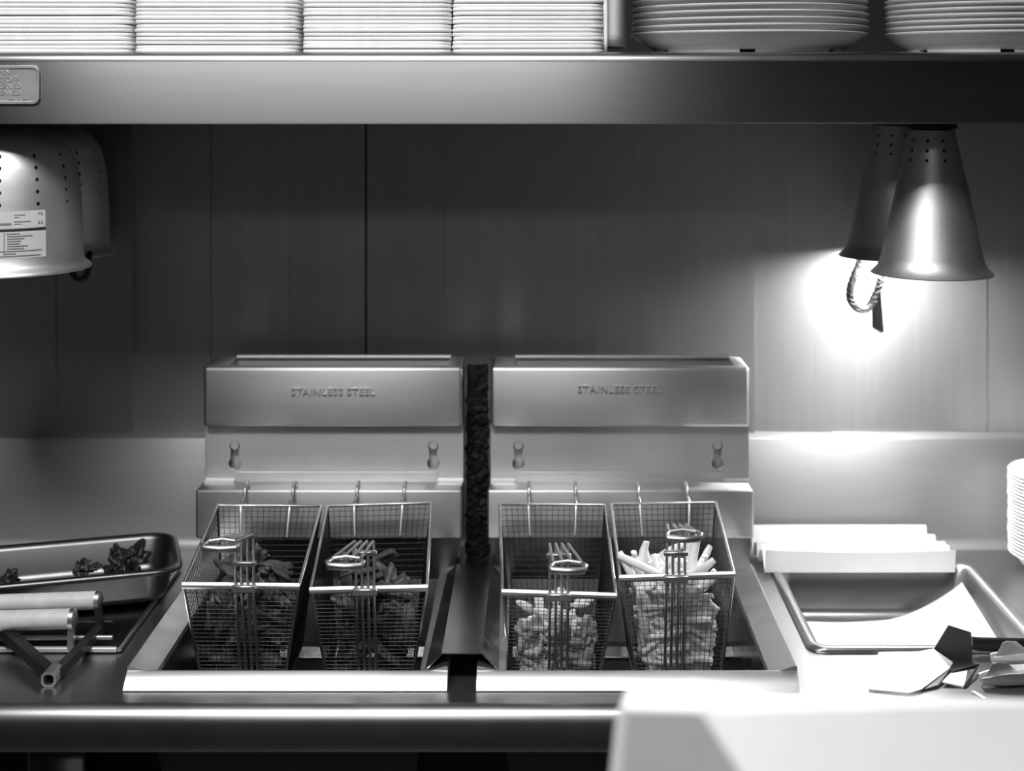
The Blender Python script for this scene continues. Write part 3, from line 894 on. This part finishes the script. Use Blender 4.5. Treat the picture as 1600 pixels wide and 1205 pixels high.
for bi, lab in ((0, 'dark crusty fried piece in the basket farthest left'), (1, 'dark crusty fried strip in the basket by the joiner strip')):
    dp = {}
    for n_ in range(64):
        u = rf.uniform(.14, .86); v = rf.uniform(.09, .3) if n_ < 40 else rf.uniform(.2, .8)
        w_ = rf.uniform(.12, .84) if n_ < 40 else rf.uniform(.55, .84)
        w_ -= .25 * max(0, abs(u - .5) - .25)
        d = Vector((rf.gauss(0, .8), rf.gauss(0, .5), rf.gauss(0, .9)))
        put(dp, lambda i: lump(.015 + .003 * i, .0085, .36, 70 + i + 9 * bi, 3), 'brown', 'fried_strip' if bi else 'fried_piece', fit(bi, inside(bi, u, v, w_ - .02), u, v, w_, d, .022, .008), align(d, rf.uniform(0, 6)),
            lab, 'fried piece', 'dark fried food in the %s basket' % ('second' if bi else 'first'), rf.randrange(4), rf.uniform(.8, 1.2))

# ================================================================== RIGHT SIDE
# sunken pan
def pan_mb(wd, dp, depth, rimw, th=.0012, rad=.028, taper=.012):
    L = []
    for (ins, z, rr2) in ((0, -.004, rad), (-.0005, -.001, rad), (.0015, .0018, rad), (.004, .0026, rad), (rimw, .0016, rad - rimw * .6), (rimw + .004, -.004, rad - rimw * .6), (rimw + taper, -depth + .012, rad * .8), (rimw + taper + .005, -depth + .003, rad * .7), (rimw + taper + .014, -depth, rad * .6)):
        L.append(rr(wd - 2 * ins, dp - 2 * ins, max(rr2, .006), z, 6))
    m = MB(); m.loft(L, False, True)
    return m
px0, px1, py0, py1 = .3535, .6645, 1.909, 2.252
pr_ = make('steam_pan', pan_mb(px1 - px0, py1 - py0, .072, .011, rad=.022).xf(Matrix.Translation(((px0 + px1) / 2, (py0 + py1) / 2, CZ + .0045))), 'pan', smooth=50, solid=-.0008)
tag(pr_, 'shallow rectangular steel pan sunk in the counter under the cone lamps', 'pan')
def liner(u, v):
    x = .385 + .245 * u; y = 1.945 + .245 * v
    h = max(0, u - .52) / .48
    zz = CZ - .0600 + .055 * (h ** 1.8) * (.35 + .65 * v) + .002 * math.sin(7 * u + 3 * v)
    return (x + (.004 * h), y + .010 * h * v, zz)
tag(make('paper_liner', MB().grid(liner, 26, 14), 'paper', smooth=60, solid=.0005), 'white paper sheet lining the sunken pan, curled up at the right', 'paper')

# folded paper boats standing behind the pan
for k, (yc, xa, xb, yt, lab) in enumerate(((2.318, 1168, 1450, 824, 'rearmost white V-folded paper sleeve against the backsplash'),
                                   (2.288, 1176, 1464, 838, 'second white V-folded paper sleeve from the backsplash'),
                                   (2.258, 1184, 1480, 849, 'third white V-folded paper sleeve from the backsplash'),
                                   (2.226, 1192, 1486, 858, 'front white V-folded paper sleeve with its shaded face above the pan'))):
    X0, X1 = wx(xa, yc), wx(xb, yc); zt = wz(yt, yc); z0 = CZ + .008
    th = .0007
    hv = .013
    # the front wall leans out, the back wall stands, fold at the bottom
    prof = [(yc - hv - .002, zt - .006), (yc - .004, z0), (yc + .001, z0), (yc + hv, zt), (yc + hv - th, zt), (yc - .0015, z0 + .002), (yc - hv - .002 + th, zt - .006)]
    if k == 3: prof = [(yc - .0265, z0 + .034), (yc - .021, z0 - .001), (yc - .018, z0 - .0015), (yc + hv, zt + .002), (yc + hv - th, zt + .002), (yc - .0185, z0 + .0005), (yc - .0258, z0 + .034)]
    o = MB()
    nseg = 12; lp = []
    for i in range(nseg + 1):
        u = i / nseg
        sag = -.0015 * math.sin(PI * u) + .0012 * math.sin(3 * u + k)
        lp.append([(X0 + (X1 - X0) * u, y + .001 * math.sin(4 * u + k), z + sag * ((z - z0) / .03)) for y, z in prof])
    o.loft(lp)
    tag(make('paper_sleeve', o, 'paper', smooth=30), lab, 'paper sleeve', 'folded paper sleeves behind the pan')

# foam bowls stacked at the right frame edge
bsrc = None
def bowl_mb(Rr):
    return MB().lathe([(0, 0), (Rr * .62, 0), (Rr * .72, .008), (Rr * .93, .030), (Rr, .032), (Rr + .0012, .0335), (Rr, .0352), (Rr * .925, .0335), (Rr * .70, .010), (Rr * .60, .003), (0, .003)], (0, 0, 0), 56)
BYc = 2.215; BR = .085; bX = wx(1580, BYc) + BR
for k in range(24):
    zz = CZ + .001 + k * .0052
    if bsrc is None:
        bsrc = o = make('foam_bowl', bowl_mb(BR).xf(Matrix.Translation((bX, BYc, zz))), 'foam', smooth=50)
    else: o = dup(bsrc, (bX + R.uniform(-.0008, .0008), BYc + R.uniform(-.0008, .0008), zz))
    tag(o, 'white foam bowl, %s from the bottom of the stack beside the pan' % ORD[k], 'bowl', 'foam bowls nested at the right edge')

# fry scoop
s0 = P(1437, 1080, 1.79)
scp = thing('fry_scoop', Vector((.47, 1.82, CZ)), 'shiny flat-bladed metal fry scoop with a black handle', 'scoop')
BL = [P(1356, 1077, 1.79), P(1420, 1083, 1.778), P(1439, 1078, 1.786), P(1484, 1045, 1.835), P(1489, 1036, 1.855), P(1459, 1015, 1.885), P(1437, 1019, 1.885), P(1373, 1020, 1.892)]
make('blade', MB().plate(BL, .0016), 'shiny', scp, smooth=0)
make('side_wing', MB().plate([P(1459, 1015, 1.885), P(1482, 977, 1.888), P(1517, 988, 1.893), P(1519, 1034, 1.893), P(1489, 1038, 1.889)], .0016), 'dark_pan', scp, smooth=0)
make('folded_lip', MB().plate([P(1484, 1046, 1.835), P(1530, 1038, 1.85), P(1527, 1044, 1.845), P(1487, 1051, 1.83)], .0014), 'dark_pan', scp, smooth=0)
make('throat', MB().plate([P(1486, 1051, 1.832), P(1512, 1046, 1.842), P(1520, 1058, 1.83), P(1506, 1074, 1.80), P(1472, 1066, 1.805)], .0014), 'shiny', scp, smooth=0)
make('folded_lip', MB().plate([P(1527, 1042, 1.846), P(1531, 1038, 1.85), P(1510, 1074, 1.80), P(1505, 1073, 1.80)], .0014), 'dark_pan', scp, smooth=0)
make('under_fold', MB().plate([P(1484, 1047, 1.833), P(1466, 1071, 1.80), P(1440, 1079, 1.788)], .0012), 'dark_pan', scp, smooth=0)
make('handle', MB().tube([P(1517, 1005, 1.90), P(1530, 1007, 1.90), P(1600, 1008, 1.905), P(1700, 1008, 1.91), P(1800, 1007, 1.915)], [.0085, .0092, .0092, .0095, .007], 10, flat=.8), 'black', scp, smooth=60)
# tongs: two channelled arms
tn = thing('serving_tongs', Vector((wx(1640, 1.83), 1.83, CZ)), 'pair of bright steel tongs with scalloped channel arms beside the scoop', 'tongs')
for (tip, yc, zc_, rad, y2) in (((1549, 1021), 1.865, 1034, .012, 1.875), ((1532, 1062), 1.805, 1068, .015, 1.835)):
    lp = []
    for i in range(10):
        u = i / 9
        X = wx(tip[0], yc) + .26 * u; Y = yc + (y2 - yc) * u
        open_ = min(1, u / .28)
        lift = 0
        half = rad * (.55 + .45 * min(1, u / .12)) * (1 - .35 * max(0, (u - .3) / .7))
        Zc = wz(zc_, yc) + .002
        ring = []
        for j in range(11):
            a = math.radians(-105 + 210 * j / 10 * (1.0))
            hgt = 1.0 + (.55 if u > .08 else .1) * max(0, -math.cos(a))
            ring.append(Vector((X, Y + half * math.sin(a) * .95, Zc - half * math.cos(a) * hgt + half * .6)))
        lp.append(ring)
    m = MB()
    nR = 11
    base = 0
    for ring in lp: m.v += ring
    for i in range(9):
        for j in range(nR - 1): m.f.append([i * nR + j, i * nR + j + 1, (i + 1) * nR + j + 1, (i + 1) * nR + j])
    make('arm', m, 'shiny', tn, smooth=50, solid=.0011)
    # scalloped wing on the arm's near edge
    Zw = wz(zc_, yc)
    w0 = wx(tip[0], yc)
    make('scallop', MB().plate([Vector((w0 + .001, yc - rad * .2, Zw + .001)), Vector((w0 + .015, yc - rad * .2 + .004, Zw + .0235)), Vector((w0 + .021, yc - rad * .2 + .005, Zw + .025)), Vector((w0 + .033, yc - rad * .2 + .005, Zw + .0245)), Vector((w0 + .05, yc - rad * .2 + .004, Zw + .010)), Vector((w0 + .05, yc - rad * .2, Zw))], .0012), 'shiny', tn, smooth=0)
make('spring_hinge', MB().lathe([(0, 0), (.012, 0), (.012, .02), (0, .02)], (wx(1549, 1.865) + .262, 1.858, CZ + .004), 16), 'shiny', tn)
tag(make('paper_scrap', MB().plate([P(1517, 1080, 1.785) , P(1523, 1080, 1.787), P(1541, 1091, 1.769), P(1537, 1092, 1.767)], .0006), 'paper', smooth=0), 'tiny white paper scrap in the shadow of the scoop', 'paper scrap')

# ================================================================== LEFT SIDE
TZ = CZ + .001
tr = thing('drip_tray', Vector((-.74, 2.07, CZ)), 'flat dark greasy steel tray on the counter left of the fryers', 'tray')
make('tray_floor', MB().box(-1.05, -.546, 1.913, 2.232, TZ, TZ + .0025), 'tray', tr)
make('tray_edge', MB().tube([(-1.05, 1.910, TZ + .0042), (-.546, 1.910, TZ + .0042)], .0040, 8), 'fryer', tr, smooth=60)
make('tray_edge', MB().tube([(-.543, 1.909, TZ + .0042), (-.543, 2.236, TZ + .0042)], .0034, 8), 'pan', tr, smooth=60)
make('tray_edge', MB().tube([(-1.05, 2.235, TZ + .0042), (-.545, 2.235, TZ + .0042)], .0034, 8), 'pan', tr, smooth=60)
# pan with scraps
PA = math.radians(17)
plen, pwid, pdep = .36, .185, .050
fc = Vector((-.548, 2.055, 0))                    # front right corner
ux = Vector((-math.cos(PA), -math.sin(PA), 0)); uy = Vector((-math.sin(PA) * .75, math.cos(PA), 0)).normalized()
pc = Vector((-.512, 2.152, 0)) + ux * plen / 2 - Vector((.012, .0, 0))
Tm = Matrix.Translation((pc.x, pc.y, TZ + .004 + pdep + .002)) @ Matrix.Rotation(PA, 4, 'Z')
sp_ = make('scrap_pan', pan_mb(plen, pwid, pdep, .008, rad=.038, taper=.010).xf(Tm), 'dark_pan', smooth=50, solid=-.0008)
tag(sp_, 'dull steel pan with rounded corners holding charred scraps, left of the fryers', 'pan')
cp = {}
zf = TZ + .008
def scrap(px, py, Y, s, i, lab):
    q = P(px, py, Y)
    put(cp, lambda i_: lump(.012, .0080, .62, 90 + i_, 3), 'char', 'charred_scrap', q, align((rf.gauss(0, 1), rf.gauss(0, 1), rf.gauss(0, 1)), rf.uniform(0, 6)), lab, 'food scrap', 'charred scraps in the pan', i, s)
for n_ in range(34):
    a = rf.random()
    if n_ < 18: px, py, Y = 196 + rf.gauss(0, 13), 868 - abs(rf.gauss(0, 7)) + 5, 2.15
    elif n_ < 28: px, py, Y = 150 + rf.gauss(0, 22), 888 + rf.gauss(0, 3), 2.11
    else: px, py, Y = 18 + rf.gauss(0, 9), 906 + rf.gauss(0, 3), 2.06
    lab = ('charred leafy scrap in the tall heap at the right of the pan' if n_ < 18 else 'charred scrap scattered low in the middle of the pan' if n_ < 40 else 'charred scrap near the frame edge in the pan')
    scrap(px, py, Y, rf.uniform(.6, 1.15), rf.randrange(5), lab)

# black frame with two white rollers
fm = thing('roller_frame', Vector((-.62, 1.9, CZ)), 'black V-shaped square-tube frame carrying two white rollers', 'roller frame')
apex = P(81, 1056, 1.815)
r2 = .0088
ra = P(155, 985, 1.945); la_ = P(-20, 962, 1.95)
make('arm', MB().tube([apex + Vector((.004, .006, 0)), ra], .0085, 4, rot=PI / 4), 'black', fm, smooth=0)
make('arm', MB().tube([apex + Vector((-.004, .006, 0)), la_], .0098, 4, rot=PI / 4), 'black', fm, smooth=0)
sq = [(-r2, -r2), (r2, -r2), (r2, r2), (-r2, r2)]
def sqloop(y, k): return [Vector((apex.x + x * k + (0), y, apex.z + z * k)) for x, z in [(-r2, -r2 * .55), (-r2 * .55, -r2), (r2 * .55, -r2), (r2, -r2 * .55), (r2, r2 * .55), (r2 * .55, r2), (-r2 * .55, r2), (-r2, r2 * .55)]]
make('tube_end', MB().loft([sqloop(1.83, 1), sqloop(1.802, 1), sqloop(1.802, .72), sqloop(1.825, .72)], True, True), 'rod', fm, smooth=0)
make('bracket', MB().tube([P(155, 983, 1.945), P(153, 930, 1.955)], .0060, 4, rot=PI / 4), 'black', fm, smooth=0)
make('bracket', MB().tube([P(111, 1014, 1.905), P(112, 962, 1.91)], .0055, 4, rot=PI / 4), 'rod', fm, smooth=0)
make('cross_rod', MB().tube([P(-120, 999, 1.925), P(176, 996, 1.925)], .0034, 8), 'rod', fm, smooth=60)
make('cross_rod', MB().tube([P(108, 973, 1.96), P(177, 972, 1.96)], .0028, 8), 'black', fm, smooth=60)
for (pe, yr, yl, Y, rad) in ((151, 938, 946, 1.955, .0118), (111, 967, 971, 1.91, .0128)):
    A, B_ = P(pe, yr, Y), P(-220, yl + 5, Y)
    make('roller', MB().tube([A, A.lerp(B_, .5), B_], rad, 20), 'white_top', fm, smooth=60)
    make('roller_cap', MB().tube([A + Vector((.007, 0, 0)), A + Vector((.0045, 0, 0)), A + Vector((-.001, 0, 0))], [rad * .6, rad * 1.02, rad * 1.02], 16), 'rod', fm, smooth=40)

# ================================================================== FOREGROUND PASS
ps = thing('pass_counter', Vector((0.6, .62, 0)), 'grey pass counter on the near side, below the paper bag', 'counter')
make('pass_top', MB().rbox(-1.6, 2.2, .35, 1.12, EYE - .60, EYE - .56, .004, 2), 'pass_top', ps)
make('pass_body', MB().box(-1.5, 2.1, .42, 1.05, 0, EYE - .60), 'room', ps)
# white bag lying on the pass, out of focus
A = P(976, 1103, .98); B_ = P(1095, 1105, .93); At = P(980, 1074, 1.03); Bt = P(1085, 1062, 1.06)
bgz = EYE - .559
bag = MB()
A2 = Vector((A.x - .008, A.y + .043, bgz))
B2 = Vector((.223, .85, bgz))
C1 = P(1260, 1082, 1.08); C2 = P(1700, 1092, 1.07)
D2 = Vector((.42, .80, bgz))
lft = P(961, 1125, 1.02); lfb = Vector((lft.x - .010, 1.05, bgz))
bk1 = Vector((At.x, 1.09, bgz)); bk2 = Vector((C2.x, 1.10, bgz)); bk0 = Vector((Bt.x, 1.09, bgz))
vs = [A, B_, Bt, At, A2, B2, C1, C2, D2, lft, lfb, bk1, bk0, bk2]
bag.add(vs, [(0, 1, 2, 3), (4, 5, 1, 0), (1, 6, 2), (1, 5, 7, 6), (5, 8, 7), (3, 9, 0), (9, 10, 4, 0), (3, 11, 10, 9), (3, 2, 12, 11), (2, 6, 12), (6, 7, 13, 12), (7, 8, 13), (4, 10, 11, 12, 13, 8, 5)])
o = make('paper_bag', bag, 'paper', smooth=0)
bv = o.modifiers.new('soft', 'BEVEL'); bv.width = .004; bv.segments = 3; bv.limit_method = 'ANGLE'
tag(o, 'large white paper bag lying out of focus in the foreground', 'paper bag')
